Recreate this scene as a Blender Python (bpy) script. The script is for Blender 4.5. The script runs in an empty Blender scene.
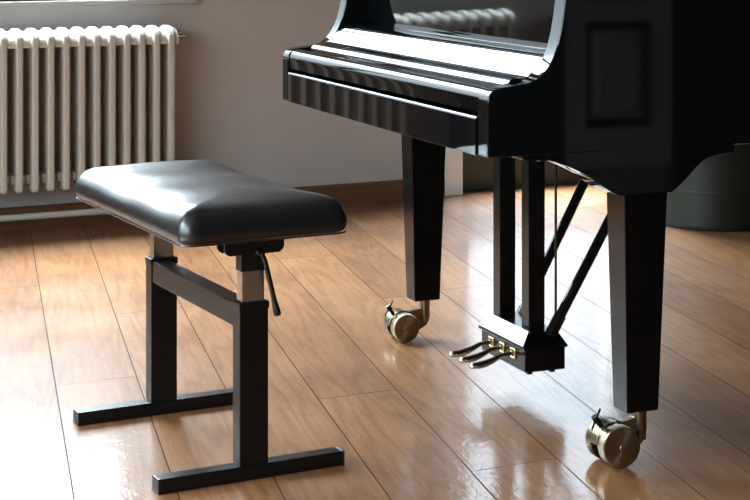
import bpy, bmesh, math, random
from mathutils import Vector, Matrix
random.seed(7)
D = bpy.data
SC = bpy.context.scene
COL = SC.collection
PI = math.pi

# ------------------------------------------------------------------ helpers
def link(o, parent=None):
    COL.objects.link(o)
    if parent is not None:
        o.parent = parent
    return o

def tag(o, label=None, cat=None, group=None, kind=None):
    if label: o['label'] = label
    if cat: o['category'] = cat
    if group: o['group'] = group
    if kind: o['kind'] = kind
    return o

def empty(name, loc, rz=0.0):
    o = D.objects.new(name, None)
    o.empty_display_size = 0.1
    link(o)
    o.location = loc
    o.rotation_euler = (0, 0, rz)
    return o

def obj(name, bm, mat, parent=None, smooth=35, label=None):
    bmesh.ops.recalc_face_normals(bm, faces=bm.faces)
    me = D.meshes.new(name)
    bm.to_mesh(me)
    bm.free()
    me.materials.append(mat)
    if smooth:
        for p in me.polygons: p.use_smooth = True
        me.set_sharp_from_angle(angle=math.radians(smooth))
    o = D.objects.new(name, me)
    link(o, parent)
    if smooth:
        wn = o.modifiers.new('weighted_normals', 'WEIGHTED_NORMAL'); wn.keep_sharp = True; wn.weight = 100
    if label: o['label'] = label
    return o

def merge(bm, src, mat=None):
    """append src bmesh to bm"""
    vm = {}
    for v in src.verts:
        vm[v] = bm.verts.new(mat @ v.co if mat else v.co)
    for f in src.faces:
        try: bm.faces.new([vm[v] for v in f.verts])
        except ValueError: pass
    src.free()

def bevel(bm, w, seg=2, ang=30):
    es = [e for e in bm.edges if len(e.link_faces) == 2 and e.calc_face_angle(0) > math.radians(ang)]
    if es and w > 0:
        bmesh.ops.bevel(bm, geom=es, offset=w, segments=seg, profile=0.5, affect='EDGES', clamp_overlap=True)

def box(bm, x0, x1, y0, y1, z0, z1, bv=0.0, seg=2, mat=None):
    t = bmesh.new()
    bmesh.ops.create_cube(t, size=1)
    for v in t.verts:
        v.co = Vector(((x0+x1)/2 + v.co.x*(x1-x0), (y0+y1)/2 + v.co.y*(y1-y0), (z0+z1)/2 + v.co.z*(z1-z0)))
    if bv: bevel(t, bv, seg)
    merge(bm, t, mat)
    return bm

def taper(bm, b, t, bv=0.0, seg=2):
    """b,t = (x0,x1,y0,y1,z) rectangles, bottom and top"""
    q = bmesh.new()
    vb = [q.verts.new((x, y, b[4])) for x, y in ((b[0], b[2]), (b[1], b[2]), (b[1], b[3]), (b[0], b[3]))]
    vt = [q.verts.new((x, y, t[4])) for x, y in ((t[0], t[2]), (t[1], t[2]), (t[1], t[3]), (t[0], t[3]))]
    q.faces.new(vb[::-1]); q.faces.new(vt)
    for i in range(4):
        q.faces.new((vb[i], vb[(i+1) % 4], vt[(i+1) % 4], vt[i]))
    bmesh.ops.recalc_face_normals(q, faces=q.faces)
    if bv: bevel(q, bv, seg)
    merge(bm, q)
    return bm

def prism(bm, pts, y0, y1, bv=0.0, seg=2, axis='y', ang=30):
    """extrude a closed (x,z) outline along y (or an (x,y) outline along z)"""
    q = bmesh.new()
    f = (lambda p, s: (p[0], s, p[1])) if axis == 'y' else ((lambda p, s: (p[0], p[1], s)) if axis == 'z' else (lambda p, s: (s, p[0], p[1])))
    a = [q.verts.new(f(p, y0)) for p in pts]
    b = [q.verts.new(f(p, y1)) for p in pts]
    q.faces.new(a); q.faces.new(b[::-1])
    n = len(pts)
    for i in range(n):
        q.faces.new((a[i], b[i], b[(i+1) % n], a[(i+1) % n]))
    bmesh.ops.recalc_face_normals(q, faces=q.faces)
    if bv:
        caps = [e for e in q.edges if len(e.link_faces) == 2 and e.calc_face_angle(0) > math.radians(ang)]
        bmesh.ops.bevel(q, geom=caps, offset=bv, segments=seg, profile=0.5, affect='EDGES', clamp_overlap=True)
    merge(bm, q)
    return bm

def tube(bm, pts, r, n=16, caps=True, flat=1.0):
    """round tube through points; r = radius or list"""
    pts = [Vector(p) for p in pts]
    rs = r if isinstance(r, (list, tuple)) else [r]*len(pts)
    rings = []
    up = None
    for i, p in enumerate(pts):
        if i == 0: t = pts[1]-pts[0]
        elif i == len(pts)-1: t = pts[-1]-pts[-2]
        else: t = (pts[i+1]-pts[i]).normalized() + (pts[i]-pts[i-1]).normalized()
        t.normalize()
        if up is None:
            up = Vector((0, 0, 1)) if abs(t.z) < 0.9 else Vector((1, 0, 0))
        a = t.cross(up).normalized(); b = a.cross(t).normalized()
        up = b
        rings.append([bm.verts.new(p + rs[i]*(math.cos(2*PI*k/n)*a + flat*math.sin(2*PI*k/n)*b)) for k in range(n)])
    for i in range(len(rings)-1):
        for k in range(n):
            bm.faces.new((rings[i][k], rings[i][(k+1) % n], rings[i+1][(k+1) % n], rings[i+1][k]))
    if caps:
        bm.faces.new(rings[0][::-1]); bm.faces.new(rings[-1])
    return bm

def lathe(bm, prof, c, axis=(0, 0, 1), n=40):
    """prof = [(r, t)] along axis from c"""
    ax = Vector(axis).normalized(); c = Vector(c)
    u = Vector((0, 0, 1)) if abs(ax.z) < 0.9 else Vector((1, 0, 0))
    a = ax.cross(u).normalized(); b = ax.cross(a).normalized()
    rings = []
    for r, t in prof:
        if r < 1e-6: rings.append([bm.verts.new(c+ax*t)])
        else: rings.append([bm.verts.new(c+ax*t+r*(math.cos(2*PI*k/n)*a+math.sin(2*PI*k/n)*b)) for k in range(n)])
    for i in range(len(rings)-1):
        A, B = rings[i], rings[i+1]
        for k in range(n):
            k2 = (k+1) % n
            if len(A) == 1 and len(B) == 1: continue
            if len(A) == 1: bm.faces.new((A[0], B[k], B[k2]))
            elif len(B) == 1: bm.faces.new((A[k], A[k2], B[0]))
            else: bm.faces.new((A[k], A[k2], B[k2], B[k]))
    return bm

def rrect(cx, cy, hx, hy, r, n=10):
    pts = []
    for (sx, sy, a0) in ((1, 1, 0), (-1, 1, PI/2), (-1, -1, PI), (1, -1, 1.5*PI)):
        for k in range(n+1):
            a = a0 + PI/2*k/n
            pts.append((cx+sx*(hx-r)+r*math.cos(a), cy+sy*(hy-r)+r*math.sin(a)))
    return pts

# ---------------------------------------------------------------- materials
def mat(name, col, rough=0.5, metal=0.0, coat=0.0, spec=0.5, noise=0.0, nscale=20.0, bump=0.0, bscale=60.0, coat_rough=0.03, ior=1.5, vary=0.0):
    m = D.materials.new(name); m.use_nodes = True
    nt = m.node_tree; N = nt.nodes; L = nt.links
    b = N['Principled BSDF']
    b.inputs['Base Color'].default_value = (*col, 1)
    b.inputs['Roughness'].default_value = rough
    b.inputs['Metallic'].default_value = metal
    b.inputs['IOR'].default_value = ior
    b.inputs['Specular IOR Level'].default_value = spec
    b.inputs['Coat Weight'].default_value = coat
    b.inputs['Coat Roughness'].default_value = coat_rough
    tc = N.new('ShaderNodeTexCoord')
    if noise > 0:
        nz = N.new('ShaderNodeTexNoise'); nz.inputs['Scale'].default_value = nscale; nz.inputs['Detail'].default_value = 6
        L.new(tc.outputs['Object'], nz.inputs['Vector'])
        r = N.new('ShaderNodeMapRange'); r.inputs['To Min'].default_value = 1-noise; r.inputs['To Max'].default_value = 1+noise
        r.inputs['From Min'].default_value = 0.3; r.inputs['From Max'].default_value = 0.7
        L.new(nz.outputs['Fac'], r.inputs['Value'])
        mx = N.new('ShaderNodeVectorMath'); mx.operation = 'SCALE'; mx.inputs[0].default_value = col
        L.new(r.outputs['Result'], mx.inputs['Scale'])
        L.new(mx.outputs['Vector'], b.inputs['Base Color'])
    if vary > 0:
        nz2 = N.new('ShaderNodeTexNoise'); nz2.inputs['Scale'].default_value = nscale*0.6; nz2.inputs['Detail'].default_value = 4
        L.new(tc.outputs['Object'], nz2.inputs['Vector'])
        r2 = N.new('ShaderNodeMapRange'); r2.inputs['To Min'].default_value = max(0, rough-vary); r2.inputs['To Max'].default_value = rough+vary
        r2.inputs['From Min'].default_value = 0.3; r2.inputs['From Max'].default_value = 0.7
        L.new(nz2.outputs['Fac'], r2.inputs['Value']); L.new(r2.outputs['Result'], b.inputs['Roughness'])
    if bump > 0:
        nb = N.new('ShaderNodeTexNoise'); nb.inputs['Scale'].default_value = bscale; nb.inputs['Detail'].default_value = 5
        L.new(tc.outputs['Object'], nb.inputs['Vector'])
        bp = N.new('ShaderNodeBump'); bp.inputs['Strength'].default_value = bump; bp.inputs['Distance'].default_value = 0.002
        L.new(nb.outputs['Fac'], bp.inputs['Height']); L.new(bp.outputs['Normal'], b.inputs['Normal'])
    return m

M = {}
M['lacquer'] = mat('black_piano_lacquer', (0.004, 0.005, 0.006), 0.035, spec=0.5)
M['satin'] = mat('satin_black_wood', (0.005, 0.005, 0.005), 0.2, spec=0.3, noise=0.2, nscale=30)
M['frame'] = mat('black_powder_coated_steel', (0.005, 0.005, 0.0055), 0.30, spec=0.3, bump=0.2, bscale=500, noise=0.15)
M['plastic'] = mat('black_plastic', (0.006, 0.006, 0.006), 0.4, noise=0.1)
M['chrome'] = mat('brushed_chrome', (0.68, 0.69, 0.69), 0.25, 1.0, noise=0.08, nscale=60)
M['brass'] = mat('brushed_brass', (0.27, 0.22, 0.15), 0.30, 1.0, noise=0.12, nscale=40, vary=0.08)
def wheel_brass():
    m = mat('lathe_turned_brass', (0.32, 0.26, 0.175), 0.34, 1.0, noise=0.06, nscale=30)
    b = m.node_tree.nodes['Principled BSDF']; b.inputs['Anisotropic'].default_value = 0.85
    t = m.node_tree.nodes.new('ShaderNodeTangent'); t.direction_type = 'RADIAL'; t.axis = 'Y'
    m.node_tree.links.new(t.outputs[0], b.inputs['Tangent'])
    return m
M['wheel'] = wheel_brass()
M['darkbrass'] = mat('dark_brass', (0.16, 0.125, 0.085), 0.35, 1.0, noise=0.25, nscale=60)
M['leglacquer'] = mat('black_leg_lacquer', (0.004, 0.004, 0.004), 0.10, spec=0.22)
M['pedalbrass'] = mat('worn_brass', (0.68, 0.62, 0.54), 0.2, 1.0, noise=0.1, nscale=60)
M['guide'] = mat('yellow_brass', (0.75, 0.58, 0.25), 0.25, 1.0, noise=0.1, nscale=60)
M['darkmetal'] = mat('dark_steel', (0.05, 0.045, 0.04), 0.3, 1.0, noise=0.1)
M['rubber'] = mat('dark_rubber', (0.015, 0.014, 0.013), 0.6, noise=0.1)
M['silver'] = mat('polished_steel_plate', (0.085, 0.095, 0.105), 0.26, 1.0, noise=0.06, nscale=80)
M['wall'] = mat('taupe_plaster', (0.435, 0.415, 0.40), 0.85, noise=0.03, nscale=5, bump=0.35, bscale=160)
M['wall_light'] = mat('grey_plaster', (0.42, 0.40, 0.38), 0.85, noise=0.03, nscale=4, bump=0.2, bscale=160)
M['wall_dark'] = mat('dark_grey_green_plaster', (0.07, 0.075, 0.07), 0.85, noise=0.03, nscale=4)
M['ceiling'] = mat('white_ceiling_plaster', (0.30, 0.29, 0.28), 0.9, noise=0.02)
M['radiator'] = mat('cream_radiator_enamel', (0.48, 0.45, 0.40), 0.36, noise=0.03, nscale=8, bump=0.1, bscale=90)
M['white'] = mat('white_gloss_paint', (0.66, 0.65, 0.63), 0.3, noise=0.02)
M['darkframe'] = mat('dark_window_paint', (0.018, 0.022, 0.028), 0.3, noise=0.1)
M['greenpaint'] = mat('dark_green_door_paint', (0.018, 0.023, 0.021), 0.4, noise=0.12, nscale=6)
M['greenbin'] = mat('dark_green_enamel', (0.011, 0.020, 0.016), 0.5, noise=0.12, nscale=7, bump=0.15, bscale=30)
M['reardoor'] = mat('off_white_door_paint', (0.82, 0.82, 0.80), 0.3, noise=0.03)

def leather():
    m = mat('black_leather', (0.008, 0.009, 0.011), 0.3, spec=0.55, coat=0.35, coat_rough=0.2)
    nt = m.node_tree; N = nt.nodes; L = nt.links; b = N['Principled BSDF']
    tc = N.new('ShaderNodeTexCoord')
    mp = N.new('ShaderNodeMapping'); mp.inputs['Scale'].default_value = (34, 12, 12); L.new(tc.outputs['Object'], mp.inputs['Vector'])
    n1 = N.new('ShaderNodeTexNoise'); n1.inputs['Scale'].default_value = 1.0; n1.inputs['Detail'].default_value = 7; n1.inputs['Distortion'].default_value = 0.8
    L.new(mp.outputs['Vector'], n1.inputs['Vector'])
    v = N.new('ShaderNodeTexVoronoi'); v.inputs['Scale'].default_value = 420; L.new(tc.outputs['Object'], v.inputs['Vector'])
    ad = N.new('ShaderNodeMath'); ad.operation = 'MULTIPLY_ADD'; ad.inputs[1].default_value = 0.12
    L.new(v.outputs['Distance'], ad.inputs[0]); L.new(n1.outputs['Fac'], ad.inputs[2])
    bp = N.new('ShaderNodeBump'); bp.inputs['Strength'].default_value = 0.22; bp.inputs['Distance'].default_value = 0.003
    L.new(ad.outputs[0], bp.inputs['Height']); L.new(bp.outputs['Normal'], b.inputs['Normal'])
    r = N.new('ShaderNodeMapRange'); r.inputs['To Min'].default_value = 0.28; r.inputs['To Max'].default_value = 0.42
    L.new(n1.outputs['Fac'], r.inputs['Value']); L.new(r.outputs['Result'], b.inputs['Roughness'])
    return m
M['leather'] = leather()

def glass():
    m = D.materials.new('window_glass'); m.use_nodes = True
    nt = m.node_tree; N = nt.nodes; L = nt.links
    N.clear()
    out = N.new('ShaderNodeOutputMaterial'); t = N.new('ShaderNodeBsdfTransparent'); g = N.new('ShaderNodeBsdfGlossy')
    g.inputs['Roughness'].default_value = 0.01
    t.inputs['Color'].default_value = (0.96, 0.98, 0.98, 1)
    mx = N.new('ShaderNodeMixShader'); lw = N.new('ShaderNodeLayerWeight'); lw.inputs['Blend'].default_value = .5
    pw = N.new('ShaderNodeMath'); pw.operation = 'POWER'; L.new(lw.outputs['Facing'], pw.inputs[0]); pw.inputs[1].default_value = 4.0
    f = N.new('ShaderNodeMath'); f.operation = 'MULTIPLY_ADD'; L.new(pw.outputs[0], f.inputs[0]); f.inputs[1].default_value = .6; f.inputs[2].default_value = .03
    L.new(f.outputs[0], mx.inputs[0]); L.new(t.outputs[0], mx.inputs[1]); L.new(g.outputs[0], mx.inputs[2]); L.new(mx.outputs[0], out.inputs[0])
    return m
M['glass'] = glass()

def wood(name, dark, light, scale=(1.2, 22, 22), rough=0.4, along='x'):
    m = D.materials.new(name); m.use_nodes = True
    nt = m.node_tree; N = nt.nodes; L = nt.links; b = N['Principled BSDF']
    tc = N.new('ShaderNodeTexCoord'); mp = N.new('ShaderNodeMapping'); mp.inputs['Scale'].default_value = scale
    L.new(tc.outputs['Object'], mp.inputs['Vector'])
    n = N.new('ShaderNodeTexNoise'); n.inputs['Scale'].default_value = 2.0; n.inputs['Detail'].default_value = 8; n.inputs['Distortion'].default_value = 0.6
    L.new(mp.outputs['Vector'], n.inputs['Vector'])
    cr = N.new('ShaderNodeValToRGB'); cr.color_ramp.elements[0].position = 0.3; cr.color_ramp.elements[1].position = 0.72
    cr.color_ramp.elements[0].color = (*dark, 1); cr.color_ramp.elements[1].color = (*light, 1)
    L.new(n.outputs['Fac'], cr.inputs['Fac']); L.new(cr.outputs['Color'], b.inputs['Base Color'])
    b.inputs['Roughness'].default_value = rough
    return m
M['baseboard'] = wood('brown_oak_skirting', (0.10, 0.043, 0.019), (0.17, 0.08, 0.038), rough=0.45)
M['cabinet'] = wood('dark_walnut', (0.045, 0.022, 0.012), (0.10, 0.052, 0.03), rough=0.35)

WANG = math.atan2(.432, .902)      # direction of the back wall
PANG = math.radians(21.77)         # piano depth direction
BANG = math.atan2(1690, 3646-375)  # bench
BO = (-0.7653, 4.08)               # a point on a board joint
BDIR = math.atan2(1, -394/1690)    # board direction

def floor_mat():
    m = D.materials.new('wide_oak_boards'); m.use_nodes = True
    nt = m.node_tree; N = nt.nodes; L = nt.links; b = N['Principled BSDF']
    def math_(op, a, c=None, d=None):
        n = N.new('ShaderNodeMath'); n.operation = op
        for i, v in enumerate((a, c, d)):
            if v is None: continue
            if isinstance(v, (int, float)): n.inputs[i].default_value = v
            else: L.new(v, n.inputs[i])
        return n.outputs[0]
    def dot(vec, d):
        n = N.new('ShaderNodeVectorMath'); n.operation = 'DOT_PRODUCT'; L.new(vec, n.inputs[0]); n.inputs[1].default_value = d
        return n.outputs['Value']
    tc = N.new('ShaderNodeTexCoord')
    P = tc.outputs['Object']
    sub = N.new('ShaderNodeVectorMath'); sub.operation = 'SUBTRACT'; L.new(P, sub.inputs[0]); sub.inputs[1].default_value = (BO[0], BO[1], 0)
    Q = sub.outputs['Vector']
    bd = (math.cos(BDIR), math.sin(BDIR), 0); nd = (math.sin(BDIR), -math.cos(BDIR), 0)
    W = 0.2045
    a = math_('DIVIDE', dot(Q, nd), W)
    i = math_('FLOOR', a)
    fr = math_('FRACT', a)
    along = dot(Q, bd)
    jl = dot(Q, (-math.sin(WANG), math.cos(WANG), 0))
    wn = N.new('ShaderNodeTexWhiteNoise'); wn.noise_dimensions = '1D'; L.new(math_('ADD', i, 13.37), wn.inputs['W'])
    l = math_('MULTIPLY_ADD', jl, 1/2.3, math_('MULTIPLY', wn.outputs['Value'], 3.0))
    j = math_('FLOOR', l); fl = math_('FRACT', l)
    # per board random
    cv = N.new('ShaderNodeCombineXYZ'); L.new(i, cv.inputs[0]); L.new(j, cv.inputs[1])
    wb = N.new('ShaderNodeTexWhiteNoise'); wb.noise_dimensions = '3D'; L.new(cv.outputs[0], wb.inputs['Vector'])
    rnd = wb.outputs['Value']
    # grain coordinates
    g = N.new('ShaderNodeCombineXYZ'); L.new(math_('MULTIPLY', along, 1.0), g.inputs[0])
    L.new(math_('MULTIPLY', dot(Q, nd), 9.0), g.inputs[1]); L.new(math_('MULTIPLY', rnd, 57.0), g.inputs[2])
    n1 = N.new('ShaderNodeTexNoise'); n1.inputs['Scale'].default_value = 0.9; n1.inputs['Detail'].default_value = 2; n1.inputs['Distortion'].default_value = 0.2
    L.new(g.outputs[0], n1.inputs['Vector'])
    rings = math_('SINE', math_('MULTIPLY', n1.outputs['Fac'], 60.0))
    rings = math_('MULTIPLY_ADD', rings, 0.5, 0.5)
    rings = math_('POWER', rings, 2.0)
    g2 = N.new('ShaderNodeCombineXYZ'); L.new(math_('MULTIPLY', along, 6.0), g2.inputs[0])
    L.new(math_('MULTIPLY', dot(Q, nd), 120.0), g2.inputs[1]); L.new(math_('MULTIPLY', rnd, 31.0), g2.inputs[2])
    n2 = N.new('ShaderNodeTexNoise'); n2.inputs['Scale'].default_value = 1.0; n2.inputs['Detail'].default_value = 6
    L.new(g2.outputs[0], n2.inputs['Vector'])
    n3 = N.new('ShaderNodeTexNoise'); n3.inputs['Scale'].default_value = 2.2; n3.inputs['Detail'].default_value = 5
    L.new(P, n3.inputs['Vector'])
    fac = math_('ADD', math_('MULTIPLY', rings, 0.13), math_('ADD', math_('MULTIPLY', n2.outputs['Fac'], 0.45), math_('ADD', math_('MULTIPLY', rnd, 0.20), math_('MULTIPLY', n3.outputs['Fac'], 0.34))))
    cr = N.new('ShaderNodeValToRGB'); e = cr.color_ramp.elements
    e[0].position = 0.24; e[0].color = (0.325, 0.160, 0.070, 1); e[1].position = 0.86; e[1].color = (0.095, 0.038, 0.015, 1)
    k = e.new(0.54); k.color = (0.205, 0.092, 0.039, 1)
    L.new(fac, cr.inputs['Fac'])
    # gaps
    e1 = math_('MULTIPLY', math_('MINIMUM', fr, math_('SUBTRACT', 1.0, fr)), W)
    e2 = math_('MULTIPLY', math_('MINIMUM', fl, math_('SUBTRACT', 1.0, fl)), 2.3)
    ed = math_('MINIMUM', e1, e2)
    mr = N.new('ShaderNodeMapRange'); mr.inputs['From Min'].default_value = 0.0007; mr.inputs['From Max'].default_value = 0.0022
    L.new(ed, mr.inputs['Value'])
    gap = mr.outputs['Result']
    mx = N.new('ShaderNodeMix'); mx.data_type = 'RGBA'; L.new(gap, mx.inputs['Factor'])
    mx.inputs[6].default_value = (0.035, 0.018, 0.01, 1); L.new(cr.outputs['Color'], mx.inputs[7])
    L.new(mx.outputs[2], b.inputs['Base Color'])
    # worn varnish: fine wavy network and scuffs
    n4 = N.new('ShaderNodeTexNoise'); n4.inputs['Scale'].default_value = 38; n4.inputs['Detail'].default_value = 5; n4.inputs['Distortion'].default_value = 1.2
    L.new(P, n4.inputs['Vector'])
    n5 = N.new('ShaderNodeTexNoise'); n5.inputs['Scale'].default_value = 3.1; n5.inputs['Detail'].default_value = 4
    L.new(P, n5.inputs['Vector'])
    v1 = N.new('ShaderNodeTexVoronoi'); v1.feature = 'DISTANCE_TO_EDGE'; v1.inputs['Scale'].default_value = 17
    dv = N.new('ShaderNodeVectorMath'); dv.operation = 'ADD'; L.new(P, dv.inputs[0])
    nd_ = N.new('ShaderNodeTexNoise'); nd_.inputs['Scale'].default_value = 9; nd_.inputs['Detail'].default_value = 3; L.new(P, nd_.inputs['Vector'])
    sc_ = N.new('ShaderNodeVectorMath'); sc_.operation = 'SCALE'; sc_.inputs['Scale'].default_value = .16; L.new(nd_.outputs['Color'], sc_.inputs[0]); L.new(sc_.outputs['Vector'], dv.inputs[1])
    L.new(dv.outputs['Vector'], v1.inputs['Vector'])
    vr = N.new('ShaderNodeMapRange'); vr.inputs['From Max'].default_value = .07; L.new(v1.outputs['Distance'], vr.inputs['Value'])
    h = math_('ADD', math_('ADD', math_('MULTIPLY', vr.outputs['Result'], 0.16), math_('MULTIPLY', n4.outputs['Fac'], 0.5)), math_('ADD', math_('MULTIPLY', n2.outputs['Fac'], 0.35), math_('ADD', math_('MULTIPLY', gap, 0.25), math_('MULTIPLY', n5.outputs['Fac'], 1.6))))
    bp = N.new('ShaderNodeBump'); bp.inputs['Strength'].default_value = 0.42; bp.inputs['Distance'].default_value = 0.0012
    L.new(h, bp.inputs['Height']); L.new(bp.outputs['Normal'], b.inputs['Normal'])
    r = N.new('ShaderNodeMapRange'); r.inputs['To Min'].default_value = 0.28; r.inputs['To Max'].default_value = 0.46
    r.inputs['From Min'].default_value = 0.3; r.inputs['From Max'].default_value = 0.7
    L.new(math_('ADD', math_('MULTIPLY', n4.outputs['Fac'], 0.4), math_('MULTIPLY', n5.outputs['Fac'], 0.6)), r.inputs['Value'])
    L.new(r.outputs['Result'], b.inputs['Roughness'])
    b.inputs['Specular IOR Level'].default_value = 0.2
    L.new(math_('MULTIPLY', gap, 0.85), b.inputs['Coat Weight']); L.new(math_('MULTIPLY', gap, 0.2), b.inputs['Specular IOR Level'])
    rc = N.new('ShaderNodeMapRange'); rc.inputs['To Min'].default_value = 0.055; rc.inputs['To Max'].default_value = 0.12
    L.new(n5.outputs['Fac'], rc.inputs['Value']); L.new(rc.outputs['Result'], b.inputs['Coat Roughness'])
    L.new(bp.outputs['Normal'], b.inputs['Coat Normal'])
    return m
M['floor'] = floor_mat()

# ------------------------------------------------------------------ setting
# wall frame: local x along the back wall, local y into the wall (room is y<0)
WO = (-.114, 7.04, 0)
S0, S1, DEEP, HT = -4.6, 4.6, -7.67, 3.0
def S(name, bm, m, smooth=0):
    o = obj(name, bm, m, None, smooth)
    o.location = WO; o.rotation_euler = (0, 0, WANG)
    tag(o, kind='structure')
    return o
def Wp(x, y, z=0):
    c, s = math.cos(WANG), math.sin(WANG)
    return (WO[0]+x*c-y*s, WO[1]+x*s+y*c, z)

# floor (world aligned object so that boards follow world coordinates)
bm = bmesh.new()
vs = [bm.verts.new(Wp(x, y, z)) for x, y, z in ((S0-.1, DEEP-.1, 0), (S1+.1, DEEP-.1, 0), (S1+.1, .5, 0), (S0-.1, .5, 0))]
f = bm.faces.new(vs)
r = bmesh.ops.extrude_face_region(bm, geom=[f])
for v in r['geom']:
    if isinstance(v, bmesh.types.BMVert): v.co.z -= 0.05
tag(obj('floor', bm, M['floor'], None, 0), kind='structure')

# openings in the back wall
WIN = (-3.05, -0.90, 0.865, 2.80)      # window
DR = (0.535, 1.45, 0.0, 2.15)         # glazed door
T = 0.30
bm = bmesh.new()
box(bm, S0, WIN[0], 0, T, 0, HT)
box(bm, WIN[0], WIN[1], 0, T, 0, WIN[2])
box(bm, WIN[0], WIN[1], 0, T, WIN[3], HT)
box(bm, WIN[1], DR[0], 0, T, 0, HT)
box(bm, DR[0], DR[1], 0, T, DR[3], HT)
box(bm, DR[1], S1, 0, T, 0, HT)
S('wall_back', bm, M['wall'])
LWN = (-6.4, -1.7, 0.6, 2.45)         # unseen window added in the left wall to light the room
bm = bmesh.new()
box(bm, S0-.25, S0, DEEP, LWN[0], 0, HT); box(bm, S0-.25, S0, LWN[1], T, 0, HT)
box(bm, S0-.25, S0, LWN[0], LWN[1], 0, LWN[2]); box(bm, S0-.25, S0, LWN[0], LWN[1], LWN[3], HT)
S('wall_left', bm, M['wall_light'])
added_win = empty('added_side_window', Wp(0, 0), WANG); tag(added_win, kind='structure')
bm = bmesh.new()
y0, y1, z0, z1 = LWN
box(bm, S0-.16, S0-.10, y0, y1, z0, z0+.06, .004); box(bm, S0-.16, S0-.10, y0, y1, z1-.06, z1, .004)
for yy in (y0, y0+(y1-y0)/3-.03, y0+2*(y1-y0)/3-.03, y1-.06): box(bm, S0-.16, S0-.10, yy, yy+.06, z0+.06, z1-.06, .004)
obj('window_frame', bm, M['darkframe'], added_win)
bm = bmesh.new(); box(bm, S0-.132, S0-.128, y0+.06, y1-.06, z0+.06, z1-.06); obj('window_pane', bm, M['glass'], added_win, 0)
bm = bmesh.new(); box(bm, S0-.10, S0+.05, y0-.05, y1+.05, z0-.03, z0, .004); obj('window_sill', bm, M['white'], added_win)
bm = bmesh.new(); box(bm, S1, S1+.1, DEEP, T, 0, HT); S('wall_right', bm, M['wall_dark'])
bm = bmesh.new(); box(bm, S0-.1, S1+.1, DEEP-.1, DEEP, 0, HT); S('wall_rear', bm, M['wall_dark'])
bm = bmesh.new(); box(bm, S0-.25, S1+.1, DEEP-.1, T, HT, HT+.1); S('ceiling', bm, M['ceiling'])
# baseboards
def bb(x0, x1):
    bm = bmesh.new()
    prism(bm, [(0, 0), (-.016, 0), (-.016, .074), (-.010, .083), (0, .083)], x0, x1, axis='x')
    return bm
bm = bb(S0, 0.45); S('baseboard_back', bm, M['baseboard'], 30)
bm = bb(1.54, S1); S('baseboard_right', bm, M['baseboard'], 30)

# window 1 : dark frame, panes, white sill
win = empty('window_1', Wp(0, 0), WANG); tag(win, kind='structure')
bm = bmesh.new()
x0, x1, z0, z1 = WIN
box(bm, x0, x1, .010, .070, z0, z0+.07, .004); box(bm, x0, x1, .010, .070, z1-.06, z1, .004)
for xx in (x0, (x0+x1)/2-.035, x1-.07): box(bm, xx, xx+.07, .010, .070, z0+.07, z1-.06, .004)
obj('window_frame', bm, M['darkframe'], win)
for k in range(2):
    xa = x0+.07 if k == 0 else (x0+x1)/2+.035
    xb = (x0+x1)/2-.035 if k == 0 else x1-.07
    bm = bmesh.new(); box(bm, xa, xb, .038, .042, z0+.07, z1-.06)
    obj('window_pane', bm, M['glass'], win, 0)
bm = bmesh.new(); box(bm, x0-.17, x1+.23, -.028, .10, .846, .865, .003)
obj('window_sill', bm, M['wall_light'], win)
bm = bmesh.new()
box(bm, x0-.06, x0, -.012, .0, .866, z1+.06); box(bm, x1, x1+.05, -.012, .0, .866, z1+.06); box(bm, x0, x1, -.012, 0, z1, z1+.06)
obj('window_casing', bm, M['wall'], win, 0)

# door 1 : glazed door with dark green bottom rail, white architrave
dr = empty('door_1', Wp(0, 0), WANG); tag(dr, kind='structure')
x0, x1, z0, z1 = DR
for k in range(1):
    xa = x0; xb = x1
    bm = bmesh.new()
    box(bm, xa+.004, xb-.004, .06, .11, .0, .24, .004)
    box(bm, xa+.004, xb-.004, .06, .11, z1-.10, z1, .004)
    box(bm, xa+.004, xa+.075, .06, .11, .24, z1-.10, .004); box(bm, xb-.075, xb-.004, .06, .11, .24, z1-.10, .004)
    lf = obj('door_leaf', bm, M['greenpaint'], dr)
    bm = bmesh.new(); box(bm, xa+.075, xb-.075, .083, .087, .24, z1-.10)
    obj('pane', bm, M['glass'], lf, 0)
bm = bmesh.new()
tube(bm, [(x0+.04, .062, 1.05), (x0+.04, .02, 1.05), (x0+.15, .02, 1.05)], .009, 10)
obj('door_handle', bm, M['chrome'], dr)
bm = bmesh.new()
box(bm, x0-.085, x0, -.022, .04, 0, z1, .004); box(bm, x1, x1+.085, -.022, .04, 0, z1, .004); box(bm, x0-.085, x1+.085, -.022, .04, z1, z1+.085, .004)
S('trim_1', bm, M['white'], 30)

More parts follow.
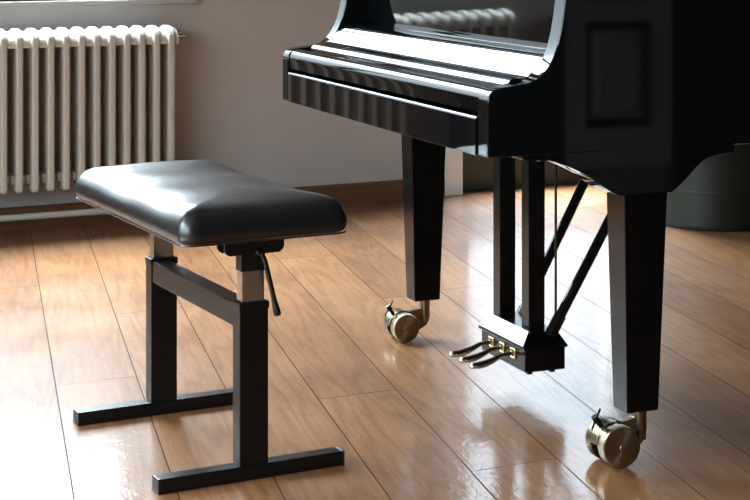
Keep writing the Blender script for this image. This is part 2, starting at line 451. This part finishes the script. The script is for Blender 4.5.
# door 2 : panelled door in the wall behind the camera (seen mirrored in the piano)
def panel_leaf(x0, x1, y, part=False):
    """raised and fielded leaf, front face at y looking towards +y"""
    bm = bmesh.new()
    st = .105
    rails = [(0, .19), (.70, .80), (1.42, 1.52), (2.03, 2.15)]
    if not part: box(bm, x0, x1, y, y+.018, 0, 2.15)
    for a, b_ in ([] if part else rails): box(bm, x0+st, x1-st, y+.018, y+.050, a, b_)
    if not part: box(bm, x0, x0+st, y+.018, y+.050, 0, 2.15); box(bm, x1-st, x1, y+.018, y+.050, 0, 2.15)
    for k in range(3):
        za, zb = rails[k][1], rails[k+1][0]
        xa, xb = x0+st, x1-st
        # bolection moulding (sloping frame) and a fielded centre
        for d0, d1, h0, h1 in (((0, .042, .050, .020),) if part else ((.052, .078, .0185, .040),)):
            A = [(xa+d0, za+d0), (xb-d0, za+d0), (xb-d0, zb-d0), (xa+d0, zb-d0)]; B = [(xa+d1, za+d1), (xb-d1, za+d1), (xb-d1, zb-d1), (xa+d1, zb-d1)]
            va = [bm.verts.new((p[0], y+h0, p[1])) for p in A]; vb = [bm.verts.new((p[0], y+h1, p[1])) for p in B]
            for q in range(4): bm.faces.new((va[q], va[(q+1) % 4], vb[(q+1) % 4], vb[q]))
            if not part: bm.faces.new(vb)
    return bm
d2 = empty('door_2', Wp(0, DEEP), WANG); tag(d2, kind='structure')
for xa in (.825,):
    lf = obj('door_leaf', panel_leaf(xa, xa+.56, .0), M['reardoor'], d2, 0)
    obj('moulding', panel_leaf(xa, xa+.56, .0, True), M['greenpaint'], lf, 0)  # dark colour puts the shading of the panel borders into the mouldings
    bm = bmesh.new(); lathe(bm, [(0, 0), (.012, 0), (.012, .03), (.028, .04), (.030, .055), (.018, .068), (0, .07)], (xa+.5, .050, 1.02), (0, 1, 0), 20)
    obj('door_handle', bm, M['brass'], lf)
bm = bmesh.new()
box(bm, .735, .82, DEEP, DEEP+.05, 0, 2.15, .006); box(bm, 1.39, 1.475, DEEP, DEEP+.05, 0, 2.15, .006); box(bm, .735, 1.475, DEEP, DEEP+.05, 2.15, 2.235, .006)
S('trim_2', bm, M['wall_dark'], 30)

# ----------------------------------------------------------------- radiator
rad = empty('column_radiator', Wp(-.824, -.09), WANG)
tag(rad, 'cream white cast iron column radiator standing below the window sill', 'radiator')
def section_bm():
    bm = bmesh.new()
    for yy in (-.063, -.006, .051):
        q = bmesh.new()
        hw, hd = .0135, .018
        prof = rrect(0, yy, hw, hd, .008, 4)
        levels = [(.158, .55), (.162, .85), (.170, 1.0), (.71, 1.0), (.735, 1.0)]
        rings = []
        for z, s in levels:
            rings.append([q.verts.new((p[0]*s, yy+(p[1]-yy)*s, z)) for p in prof])
        n = len(prof)
        for i in range(len(rings)-1):
            for k in range(n): q.faces.new((rings[i][k], rings[i][(k+1) % n], rings[i+1][(k+1) % n], rings[i+1][k]))
        q.faces.new(rings[0][::-1]); q.faces.new(rings[-1])
        merge(bm, q)
    # crest running front to back over the three columns
    q = bmesh.new()
    pts = [(-.081, .700), (-.080, .722), (-.074, .740), (-.062, .754), (-.042, .763), (-.015, .767), (.012, .767), (.040, .760), (.058, .745), (.068, .722), (.068, .700)]
    prism(q, pts, -.0145, .0145, .006, 3, axis='x')
    merge(bm, q)
    # hubs joining neighbouring sections, top and bottom
    hp = [(-.006+.068*math.cos(PI*k/14), .703+.054*math.sin(PI*k/14)) for k in range(15)] + [(-.070, .697), (.058, .697)]
    prism(bm, hp, -.0296, .0296, 0, 1, axis='x')
    box(bm, -.0296, .0296, -.045, .040, .185, .225, .012, 3)
    return bm
sec = obj('section', section_bm(), M['radiator'], rad, 50)
NSEC = 24
for k in range(NSEC):
    o = sec if k == 0 else link(sec.copy(), rad)
    o.location = (-.0592*k, 0, 0)
bm = bmesh.new()
tube(bm, [(.0296, -.03, .728), (.052, -.03, .728)], .013, 14); tube(bm, [(.05, -.03, .728), (.068, -.03, .724)], .006, 10)
box(bm, .056, .066, -.036, -.024, .712, .722, .002)
obj('bleed_valve', bm, M['chrome'], rad, label='small chrome bleed valve')
bm = bmesh.new()
tube(bm, [(-1.44, -.03, .062), (.03, -.03, .062), (.045, -.03, .066), (.052, -.03, .08), (.052, -.03, .19), (.045, -.03, .203), (.029, -.03, .205)], .0125, 14)
obj('heating_pipe', bm, M['radiator'], rad)
for xx in (-.03, -1.30):
    bm = bmesh.new(); box(bm, xx-.012, xx+.012, -.02, .02, 0, .19, .003); box(bm, xx-.03, xx+.03, -.04, .04, 0, .008, .002)
    obj('foot', bm, M['radiator'], rad)

# low cabinet left of the radiator (outside the frame, mirrored in the piano)
cab = empty('low_cabinet', Wp(-2.86, -.24), WANG)
tag(cab, 'low dark walnut cabinet against the wall left of the radiator', 'cabinet')
bm = bmesh.new(); box(bm, -.42, .42, -.20, .21, .06, .70, .004); obj('body', bm, M['cabinet'], cab)
bm = bmesh.new(); box(bm, -.44, .44, -.22, .21, .70, .725, .004); obj('top', bm, M['cabinet'], cab)
bm = bmesh.new(); box(bm, -.40, .40, -.16, .20, 0, .06); obj('plinth', bm, M['cabinet'], cab)
for k in range(2):
    bm = bmesh.new(); xa = -.41+k*.415; box(bm, xa, xa+.405, -.218, -.20, .08, .50, .003); dd = obj('door', bm, M['cabinet'], cab)
    bm = bmesh.new(); lathe(bm, [(0, 0), (.006, 0), (.006, .012), (.013, .018), (.012, .026), (0, .028)], (xa+(.37 if k == 0 else .035), -.218, .40), (0, -1, 0), 16); obj('knob', bm, M['brass'], dd)
    bm = bmesh.new(); box(bm, xa, xa+.405, -.218, -.20, .515, .69, .003); dd = obj('drawer', bm, M['cabinet'], cab)
    bm = bmesh.new(); lathe(bm, [(0, 0), (.006, 0), (.006, .012), (.013, .018), (.012, .026), (0, .028)], (xa+.2, -.218, .60), (0, -1, 0), 16); obj('knob', bm, M['brass'], dd)

# ---------------------------------------------------------------- green drum
gx, gy = 1.325, 6.60
drum = empty('round_bin', (gx, gy, 0))
tag(drum, 'dark green round metal bin on the floor behind the piano, right of its near leg', 'bin')
bm = bmesh.new()
lathe(bm, [(0, .004), (.222, .004), (.228, .0), (.233, .006), (.2345, .02), (.236, .135), (.2385, .139), (.2385, .147), (.236, .151), (.240, .50), (.246, .504), (.248, .512), (.246, .52), (.236, .52), (.234, .50), (.225, .03), (0, .03)], (0, 0, 0), n=72)
obj('bin_body', bm, M['greenbin'], drum, 40)

# ------------------------------------------------------------------- bench
c, s = math.cos(BANG), math.sin(BANG)
BX, BY = 1.378, 3.495
ben = empty('piano_bench', (BX*c-BY*s, BX*s+BY*c, 0), BANG)
tag(ben, 'black leather adjustable piano bench with a steel tube frame, in front of the piano', 'bench')
def seat_bm():
    bm = bmesh.new()
    HX, HY = .188, .365
    prof = [(.026, .506), (.014, .507), (.0065, .5105), (.0018, .518), (.0, .530), (.003, .543), (.010, .556), (.020, .566), (.034, .573), (.055, .578), (.085, .581), (.11, .5825), (.14, .5835), (.165, .584), (.180, .584), (.188, .584)]
    rings = []
    for ins, z in prof:
        r = min(max(.034-ins*.6, .004), HX-ins)
        L_ = rrect(0, 0, HX-ins, HY-ins, r, 12)
        # densify the straight runs
        out = []
        n = len(L_)
        for i in range(n):
            a, b_ = Vector(L_[i]), Vector(L_[(i+1) % n])
            out.append(a)
            if (i+1) % 13 == 0:
                for q in range(1, 24): out.append(a.lerp(b_, q/24))
        ring = []
        for p in out:
            v = p.y/HY; u = p.x/HX
            w = max(0, min(1, (z-.53)/.04))
            dz = w*(.006*(v*v) - .007*math.exp(-((v-.42)/.25)**2)*(0.6+.4*u) + .002*math.sin(9*v+3*u))
            k = 1 + .010*math.cos(PI*v/2)*0 
            sag = .0025*math.sin(17*v+1)*(1-w)*0
            ring.append(bm.verts.new((p.x*k, p.y, z+dz+sag)))
        rings.append(ring)
    n = len(rings[0])
    for i in range(len(rings)-1):
        for k in range(n): bm.faces.new((rings[i][k], rings[i][(k+1) % n], rings[i+1][(k+1) % n], rings[i+1][k]))
    bm.faces.new(rings[0][::-1])
    bmesh.ops.remove_doubles(bm, verts=rings[-1], dist=1e-5)
    bmesh.ops.dissolve_degenerate(bm, dist=1e-6, edges=bm.edges)
    return bm
seat = obj('seat', seat_bm(), M['leather'], ben, 60)
bm = bmesh.new()
pts = rrect(0, 0, .184, .361, .03, 8)
pp = [(p[0], p[1], .508) for p in pts]; pp.append(pp[0])
tube(bm, pp, .0018, 8, caps=False)
obj('piping', bm, M['leather'], seat)
bm = bmesh.new(); box(bm, -.15, .15, -.325, .325, .499, .5065, .002)
obj('seat_board', bm, M['plastic'], ben)
for sy in (-1, 1):
    yc = sy*.266
    bm = bmesh.new()
    taper(bm, (-.2055, .2055, yc-.0185, yc+.0185, .0), (-.2055, .2055, yc-.0185, yc+.0185, .031), .003)
    ft = obj('foot', bm, M['frame'], ben)
    for sx in (-1, 1):
        bm = bmesh.new(); box(bm, sx*.2055-.003, sx*.2055+.003, yc-.0195, yc+.0195, 0.0, .0315, .002)
        obj('end_cap', bm, M['plastic'], ft)
    bm = bmesh.new(); box(bm, -.032, .032, yc-.020, yc+.020, .031, .367, .0025); box(bm, -.0335, .0335, yc-.0215, yc+.0215, .352, .367, .002)
    obj('post', bm, M['frame'], ben)
    bm = bmesh.new(); box(bm, -.0255, .0255, yc-.0145, yc+.0145, .355, .49, .003)
    obj('inner_post', bm, M['chrome'], ben, label='chrome telescoping tube')
    # mounting plate below the seat, with a rounded outline
    bm = bmesh.new()
    x0, x1, z0, z1 = -.067, .067, .466, .507
    pr = [(x0, z1), (x0, z0+.012), (x0+.004, z0+.004), (x0+.012, z0), (x1-.012, z0), (x1-.004, z0+.004), (x1, z0+.012), (x1, z1)]
    prism(bm, pr, yc-.022, yc-.017, .001, 1); prism(bm, pr, yc+.017, yc+.022, .001, 1)
    box(bm, x0, x1, yc-.018, yc+.018, .499, .5065)
    obj('seat_bracket', bm, M['plastic'], ben)
# sleeve of black paint on the near tube
bm = bmesh.new(); box(bm, -.027, .027, -.266-.016, -.266+.016, .43, .49, .002)
obj('clamp', bm, M['plastic'], ben)
bm = bmesh.new(); box(bm, -.030, .012, -.246, .246, .312, .362, .003)
obj('crossbar', bm, M['frame'], ben)
bm = bmesh.new()
tube(bm, [(.012, -.292, .470), (.020, -.295, .452), (.036, -.297, .385), (.045, -.298, .347)], [.0055, .0055, .0055, .0058], 12)
tube(bm, [(.040, -.2975, .368), (.046, -.298, .343), (.047, -.298, .338)], [.006, .0085, .007], 12)
tube(bm, [(.006, -.280, .470), (.012, -.294, .470)], .008, 12)
obj('lever', bm, M['plastic'], ben)

# ------------------------------------------------------------------- piano
OX, OY = 1.48, 3.09
c, s = math.cos(PANG), math.sin(PANG)
pia = empty('grand_piano', (OX*c-OY*s, OX*s+OY*c, 0), PANG)
tag(pia, 'glossy black grand piano with closed key cover, standing on brass casters', 'piano')
def X(v): return v-OX
def Y(v): return v-OY
W_ = 1.30                       # overall width, local y 0..W_
BOT = .672                      # underside of the case
TOP = 1.035
arm = [(0.0, BOT), (0.0, .782), (.0015, .794), (.006, .803), (.014, .809), (.030, .8135), (.065, .818), (.092, .821), (.108, .826), (.123, .836), (.137, .851), (.149, .871), (.158, .893), (.166, .922), (.172, .955), (.177, .990), (.180, 1.02), (.181, TOP)]
def arm_at(y0, y1, name):
    bm = bmesh.new()
    prism(bm, arm + [(.27, TOP), (.27, BOT)], y0, y1, .0035, 3, ang=50)
    return obj(name, bm, M['lacquer'], pia, 40)
arm_at(0, .048, 'cheek'); arm_at(W_-.045, W_, 'cheek')
# outer rim, following the outline of a grand: straight near side bending towards the tail, straight far side
outl = [(.26, 0), (.50, 0), (.70, 0), (.90, .001), (1.02, .025), (1.13, .09), (1.25, .19), (1.36, .31), (1.47, .42), (1.58, .50), (1.68, .57), (1.76, .65), (1.80, .75), (1.80, .90), (1.77, 1.05), (1.70, 1.17), (1.58, 1.255), (1.44, 1.29), (1.28, 1.30), (.26, 1.30)]
def smoothline(P, n=6):
    out = []
    for i in range(len(P)-1):
        p0 = Vector(P[max(i-1, 0)]); p1 = Vector(P[i]); p2 = Vector(P[i+1]); p3 = Vector(P[min(i+2, len(P)-1)])
        for k in range(n):
            t = k/n
            out.append(0.5*((2*p1)+(-p0+p2)*t+(2*p0-5*p1+4*p2-p3)*t*t+(-p0+3*p1-3*p2+p3)*t**3))
    out.append(Vector(P[-1]))
    return out
cur = [Vector(outl[0])] + smoothline(outl[1:-1], 6) + [Vector(outl[-1])]
def offset(C, d):
    out = []
    for i, p in enumerate(C):
        a = C[max(i-1, 0)]; b_ = C[min(i+1, len(C)-1)]
        t = (b_-a).normalized(); out.append(p + Vector((-t.y, t.x))*d)
    return out
inn = offset(cur, .055)
bm = bmesh.new()
rows = []
prof = [(0, BOT+.002), (0, TOP-.003), (1, TOP), (16, TOP), (17, TOP-.003), (17, BOT+.002), (16, BOT), (1, BOT)]
for i in range(len(cur)):
    rows.append([bm.verts.new((*(cur[i].lerp(inn[i], k/17)), z)) for k, z in prof])
m_ = len(prof)
for i in range(len(rows)-1):
    for k in range(m_): bm.faces.new((rows[i][k], rows[i+1][k], rows[i+1][(k+1) % m_], rows[i][(k+1) % m_]))
bm.faces.new(rows[0]); bm.faces.new(rows[-1][::-1])
obj('rim', bm, M['lacquer'], pia, 40)
# lid (closed)
bm = bmesh.new()
loop = offset([Vector((.185, 0))] + cur[1:-1] + [Vector((.185, W_))], -.012)
loop[0].x = .182; loop[-1].x = .182
a = [bm.verts.new((p.x, p.y, TOP+.002)) for p in loop]; b_ = [bm.verts.new((p.x, p.y, TOP+.021)) for p in loop]
n = len(loop)
bm.faces.new(a[::-1]); bm.faces.new(b_)
for i in range(n): bm.faces.new((a[i], a[(i+1) % n], b_[(i+1) % n], b_[i]))
obj('lid', bm, M['lacquer'], pia, 40)
# key bed and soundboard underside
bm = bmesh.new(); box(bm, .012, .30, .046, W_-.044, BOT+.001, BOT+.045, .002)
obj('keybed', bm, M['satin'], pia)
bm = bmesh.new()
L_ = offset(cur, .054); pts = [(p.x, p.y) for p in L_]
q0 = [bm.verts.new((x, y, BOT+.07)) for x, y in pts]; q1 = [bm.verts.new((x, y, BOT+.085)) for x, y in pts]; n = len(pts)
bm.faces.new(q0[::-1]); bm.faces.new(q1)
for i in range(n): bm.faces.new((q0[i], q0[(i+1) % n], q1[(i+1) % n], q1[i]))
obj('soundboard', bm, M['satin'], pia, 0)
# key slip
bm = bmesh.new()
prism(bm, [(-.002, BOT-.001), (-.002, .744), (.0005, .7495), (.006, .752), (.022, .752), (.022, BOT-.001)], .056, W_-.050, .0012, 2, ang=60)
obj('keyslip', bm, M['lacquer'], pia, 40)
# closed key cover: rounded lip, shallow trough, hump rising to the music desk
kp = [(.010, .757), (.0055, .760), (.0045, .785), (.0053, .793), (.0085, .8005), (.0145, .8065), (.0215, .8100), (.029, .8115), (.038, .8112), (.052, .8102), (.060, .8110), (.066, .8145), (.073, .8215), (.078, .8250), (.084, .8260), (.095, .8255), (.106, .8255), (.112, .8275), (.119, .8335), (.1215, .8363), (.1235, .8366), (.133, .8462), (.1465, .8600), (.1485, .8605), (.156, .8680), (.164, .8735), (.176, .8770), (.190, .8780), (.206, .8765), (.214, .8765), (.220, .8785), (.240, .8795)]
def cr_spline(P, n=5): return [(v.x, v.y) for v in smoothline(P, n)]
body = [kp[0]] + cr_spline(kp[1:], 4)
bm = bmesh.new()
prism(bm, body + [(.2405, .757)], .051, W_-.048, 0)
obj('key_cover', bm, M['lacquer'], pia, 40)
# front board behind the key cover, mirror glossy
bm = bmesh.new()
t_ = .0025
prism(bm, [(.236, .878), (.236-t_, TOP), (.256-t_, TOP), (.256, .878)], .049, W_-.046, .001, 1)
obj('front_board', bm, M['lacquer'], pia, 0)

# legs with scrolled brackets
def bracket(y0, y1):
    A = [(.105, .6605), (.14, .6595), (.172, .650), (.20, .639), (.235, .622), (.262, .603), (.285, .588), (.305, .578)]
    B_ = [(.432, .578), (.452, .5925), (.476, .6125), (.497, .632), (.518, .645), (.545, .6515), (.580, .654)]
    pts = [(.075, BOT+.03), (.078, .664), (.105, .6605)] + cr_spline(A, 4)[1:] + cr_spline(B_, 4) + [(.588, .655), (.588, BOT+.03)]
    bm = bmesh.new(); prism(bm, pts, y0, y1, .0025, 2, ang=50)
    return bm
def leg_bm(xc, yc, flip=1):
    bm = bmesh.new()
    taper(bm, (xc-.038, xc+.038, yc-.029, yc+.031, .1145), (xc-.053, xc+.052, yc-.044, yc+.036, .60), .0025, 2)
    return bm
def caster(cx, cy, ang, sz=1.0, trail=.060):
    """brass twin wheel caster; axle direction along local y, wheels trail towards -x"""
    R = .044*sz
    root = empty('caster', (cx, cy, 0), ang); root.parent = pia
    ox = -trail*sz
    for nm, ya, yb in (('wheel', -.040, -.009), ('wheel', .020, .049)):
        bm = bmesh.new()
        if ya < 0:
            pr = [(0, ya-.002), (.006, ya-.002), (.007, ya), (R*.9, ya), (R*.97, ya+.002), (R, ya+.006), (R, yb-.004), (R*.96, yb), (0, yb)]
        else:
            pr = [(0, ya), (R*.96, ya), (R, ya+.004), (R, yb-.006), (R*.97, yb-.002), (R*.9, yb), (.007, yb), (.006, yb+.002), (0, yb+.002)]
        lathe(bm, pr, (ox, 0, R), (0, 1, 0), 44)
        obj(nm, bm, M['wheel'] if ya < 0 else M['darkbrass'], root, 35)  # rear wheel in a darker brass than the front one
    bm = bmesh.new()
    lathe(bm, [(0, -.009), (R*.80, -.009), (R*.80, .009), (.008, .009), (.008, .021), (0, .021)], (ox, 0, R), (0, 1, 0), 36)
    # arm curling up from the axle to the plate under the leg
    prism(bm, [(ox+R*.2, R*.35), (ox+R*1.0, R*.5), (.006*sz, R*.95), (.016*sz, R*1.5), (.016*sz, .1145), (-.012*sz, .1145), (-.014*sz, R*2.15), (ox+.010, R*1.95), (ox-R*.3, R*1.2)], -.0085, .0085, .0015, 2)
    lathe(bm, [(0, 0), (.0145*sz, 0), (.0145*sz, .068), (0, .068)], (.002*sz, 0, .0465), (0, 0, 1), 24)
    box(bm, -.024, .024, -.022, .022, .111, .1145, .001)
    # hood over the wheels
    hp = []
    for k in range(13):
        a = math.radians(70+k*9); hp.append((ox+(R*1.07)*math.cos(a), R+(R*1.07)*math.sin(a)))
    for k in range(12, -1, -1):
        a = math.radians(70+k*9); hp.append((ox+(R*1.00+.0006)*math.cos(a), R+(R*1.00+.0006)*math.sin(a)))
    prism(bm, hp, -.008, .018, .0004, 1)
    obj('fork', bm, M['brass'], root, 35)
    bm = bmesh.new()
    a = math.radians(128); p0 = Vector((ox+R*.9*math.cos(a), 0.004, R+R*.9*math.sin(a))); d_ = Vector((math.cos(a)*.9, 0, math.sin(a)))
    tube(bm, [p0, p0+d_*.034], .0058*sz, 12); tube(bm, [p0+d_*.022, p0+d_*.036], .0075*sz, 12)
    k_ = Vector((.55, .25, .8)).normalized()
    pm = p0+d_*.028; tube(bm, [pm-k_*.024, pm+k_*.024], .0024, 10)
    obj('brake_screw', bm, M['darkmetal'], root, 35, label='dark steel brake screw')
    return root
LX = .372
for yc, y0, y1 in ((.048, .0008, .086), (1.207, 1.16, 1.245)):
    obj('leg', leg_bm(LX+(.008 if yc > 1 else 0), yc), M['leglacquer'], pia, 30)
    obj('leg_bracket', bracket(y0, y1), M['lacquer'], pia, 35)
obj('leg', leg_bm(1.60, .92), M['lacquer'], pia, 30)
bm = bmesh.new(); box(bm, 1.48, 1.72, .80, 1.04, .59, BOT+.07, .004); obj('leg_bracket', bm, M['lacquer'], pia)
caster(LX+.012, .058, math.radians(-1)); caster(LX+.022, 1.234, math.radians(-3), .88, .074); caster(1.60, .92, 0)

# pedal lyre
lyr = empty('pedal_lyre', (.35, .647, 0)); lyr.parent = pia
# local to the lyre: x back from the box front, y across
for yy in (-.063, .096):
    bm = bmesh.new()
    taper(bm, (.030, .073, yy-.020, yy+.020, .14), (.029, .074, yy-.020, yy+.020, BOT), .002)
    obj('column', bm, M['satin'], lyr, 30)
bm = bmesh.new(); box(bm, .0, .10, -.12, .12, BOT-.035, BOT+.002, .003); obj('top_block', bm, M['satin'], lyr)
bm = bmesh.new()
box(bm, .0, .108, -.122, .122, .076, .137, .003)
box(bm, -.006, .112, -.128, .128, .130, .138, .002)
taper(bm, (-.005, .111, -.127, .127, .137), (.022, .095, -.103, .103, .167), .0012)
for a in (.01, .07):
    for b2 in (-.112, .112): box(bm, a, a+.012, b2-.006, b2+.006, .071, .077)
obj('pedal_box', bm, M['satin'], lyr, 30)
bm = bmesh.new()
cp = [(-.0045, -.123, .1385), (-.0045, .123, .1385), (.0215, .101, .1675), (.0215, -.101, .1675)]
q0 = [bm.verts.new((x-.0005, y, z)) for x, y, z in cp]; q1 = [bm.verts.new((x-.0024, y, z+.0019)) for x, y, z in cp]
bm.faces.new(q0); bm.faces.new(q1)
for i in range(4): bm.faces.new((q0[i], q0[(i+1) % 4], q1[(i+1) % 4], q1[i]))
obj('cover_plate', bm, M['silver'], lyr, 0, label='polished steel plate')
def pedal(y0, hs):
    bm = bmesh.new()
    path = [(.02, .110), (-.01, .110), (-.035, .107), (-.055, .098), (-.075, .092), (-.092, .0895), (-.105, .0895), (-.113, .0885), (-.117, .0865)]
    hw = [.008, .008, .0085, .0095, .0115, .0125, .0115, .0080, .003]
    ht = [.005, .005, .0055, .0070, .0085, .0085, .0075, .0055, .002]
    rings = []
    for (x, z), w, h_ in zip(cr_spline(path, 1), hw, ht):
        rings.append([bm.verts.new((x, y0+w*math.cos(2*PI*k/14), z+hs+h_*math.sin(2*PI*k/14))) for k in range(14)])
    for i in range(len(rings)-1):
        for k in range(14): bm.faces.new((rings[i][k], rings[i][(k+1) % 14], rings[i+1][(k+1) % 14], rings[i+1][k]))
    bm.faces.new(rings[0][::-1]); bm.faces.new(rings[-1])
    bmesh.ops.subdivide_edges(bm, edges=[], cuts=1)
    return bm
for yy in (.060, .0, -.060):
    obj('pedal', pedal(yy, 0), M['pedalbrass'], lyr, 60)
    bm = bmesh.new()
    ya, yb = yy-.013, yy+.013
    for (a0, a1, c0, c1) in ((ya, ya+.004, .098, .122), (yb-.004, yb, .098, .122), (ya, yb, .118, .122), (ya, yb, .098, .1015)):
        box(bm, -.0035, .0005, a0, a1, c0, c1, .0006, 1)
    obj('pedal_guide', bm, M['guide'], lyr, 30, label='yellow brass slot plate')
for p0, p1 in (((.080, -.102, .160), (.448, -.085, BOT+.072)), ((.090, .103, .135), (.425, .103, BOT+.072))):
    bm = bmesh.new()
    p0 = Vector(p0); p1 = Vector(p1)
    tube(bm, [p0, p1], .0125, 16)
    tube(bm, [p0-(p1-p0)*.01, p0+(p1-p0)*.07], .015, 12)
    obj('brace', bm, M['lacquer'], lyr, 30)
bm = bmesh.new(); tube(bm, [(.100, -.088, .14), (.100, -.088, BOT)], .0032, 10); obj('pedal_rod', bm, M['darkmetal'], lyr)
bm = bmesh.new(); box(bm, .06, .20, -.13, -.04, BOT-.040, BOT, .003); obj('trapwork_block', bm, M['satin'], lyr)

# ------------------------------------------------------------------- camera
F = 1690.0
cd = D.cameras.new('camera'); cam = D.objects.new('camera', cd); link(cam)
cd.sensor_width = 36; cd.lens = F*36/750; cd.shift_y = -(250+68)/750; cd.clip_start = .05
cam.location = (0, 0, 1.13); cam.rotation_euler = (PI/2, 0, 0)
SC.camera = cam

# ------------------------------------------------------------------- light
w = D.worlds.new('sky'); SC.world = w; w.use_nodes = True
N = w.node_tree.nodes; L = w.node_tree.links
bg = N['Background']
tc = N.new('ShaderNodeTexCoord'); sp = N.new('ShaderNodeSeparateXYZ'); L.new(tc.outputs['Generated'], sp.inputs[0])
def ramp(stops, c=(.92, .97, 1.0)):
    cr = N.new('ShaderNodeValToRGB'); L.new(sp.outputs['Z'], cr.inputs['Fac']); e = cr.color_ramp.elements
    e[0].position = 0; v = stops[0]; e[0].color = (v*c[0], v*c[1], v*c[2], 1); e[1].position = 1; v = stops[-1][1]; e[1].color = (v*c[0], v*c[1], v*c[2], 1)
    for pos, v in stops[1:]:
        k = e.new(pos); k.color = (v*c[0], v*c[1], v*c[2], 1)
    return cr.outputs['Color']
hi = ramp([.03, (.18, .06), (.30, .115), (.42, .45), (.60, 1.2), (.75, 1.9), (.90, 2.8)], (.80, .91, 1.0))
side = ramp([.06, (.10, .12), (.40, .24), (.75, 1.0)], (.86, .94, 1.0))            # sky ramp added to feed light through the unseen left window            
lo = ramp([.02, (.18, .034), (.27, .052), (.34, .085), (.50, .45), (.66, 1.3), (.85, 2.2)], (.76, .87, 1.0))   # sky dimmed to the right, shaped to hold down the door glare
def wm(op, a, c=None):
    n = N.new('ShaderNodeMath'); n.operation = op
    for i, v in enumerate((a, c)):
        if v is None: continue
        if isinstance(v, (int, float)): n.inputs[i].default_value = v
        else: L.new(v, n.inputs[i])
    return n.outputs[0]
hz = wm('SQRT', wm('MAXIMUM', wm('SUBTRACT', 1.0, wm('MULTIPLY', sp.outputs['Z'], sp.outputs['Z'])), .0001))
azx = wm('DIVIDE', sp.outputs['X'], hz)
azn = wm('DIVIDE', wm('ADD', wm('MULTIPLY', sp.outputs['X'], -.432), wm('MULTIPLY', sp.outputs['Y'], .902)), hz)
mr = N.new('ShaderNodeMapRange'); mr.inputs['From Min'].default_value = -.16; mr.inputs['From Max'].default_value = .02; L.new(azx, mr.inputs['Value'])
mxw = N.new('ShaderNodeMix'); mxw.data_type = 'RGBA'; L.new(mr.outputs['Result'], mxw.inputs['Factor']); 
# sky boost added towards the left to brighten the back floor
mb = N.new('ShaderNodeMapRange'); mb.inputs['From Min'].default_value = -.62; mb.inputs['From Max'].default_value = -.85; mb.inputs['To Min'].default_value = 1.0; mb.inputs['To Max'].default_value = 1.6; L.new(azx, mb.inputs['Value'])
vs_ = N.new('ShaderNodeVectorMath'); vs_.operation = 'SCALE'; L.new(hi, vs_.inputs[0]); L.new(mb.outputs['Result'], vs_.inputs['Scale'])
L.new(vs_.outputs['Vector'], mxw.inputs[6]); L.new(lo, mxw.inputs[7])
mr2 = N.new('ShaderNodeMapRange'); mr2.inputs['From Min'].default_value = .15; mr2.inputs['From Max'].default_value = .30; L.new(azn, mr2.inputs['Value'])
mxs = N.new('ShaderNodeMix'); mxs.data_type = 'RGBA'; L.new(mr2.outputs['Result'], mxs.inputs['Factor']); L.new(side, mxs.inputs[6]); L.new(mxw.outputs[2], mxs.inputs[7])
L.new(mxs.outputs[2], bg.inputs['Color'])
bg.inputs['Strength'].default_value = 55.0
def portal(x0, x1, z0, z1, nm):
    ld = D.lights.new(nm, 'AREA'); ld.shape = 'RECTANGLE'; ld.size = x1-x0; ld.size_y = z1-z0
    ld.cycles.is_portal = True
    o = D.objects.new(nm, ld); link(o)
    o.location = Wp((x0+x1)/2, .20, (z0+z1)/2); o.rotation_euler = (-PI/2, 0, WANG)
portal(WIN[0], WIN[1], WIN[2], WIN[3], 'window_daylight'); portal(DR[0], DR[1], .2, DR[3], 'door_daylight')

ld = D.lights.new('added_side_daylight', 'AREA'); ld.shape = 'RECTANGLE'; ld.size = LWN[1]-LWN[0]; ld.size_y = LWN[3]-LWN[2]; ld.cycles.is_portal = True  # portal for the window added in the left wall
o = D.objects.new('added_side_daylight', ld); link(o); o.location = Wp(S0-.2, (LWN[0]+LWN[1])/2, (LWN[2]+LWN[3])/2); o.rotation_euler = (-PI/2, 0, WANG+PI/2)

SC.view_settings.view_transform = 'Standard'; SC.view_settings.look = 'None'
SC.view_settings.gamma = 1; SC.view_settings.use_curve_mapping = False
SC.view_settings.exposure = 0.05
SC.cycles.use_denoising = True
SC.cycles.max_bounces = 8; SC.cycles.diffuse_bounces = 4; SC.cycles.glossy_bounces = 5
SC.cycles.sample_clamp_indirect = 6
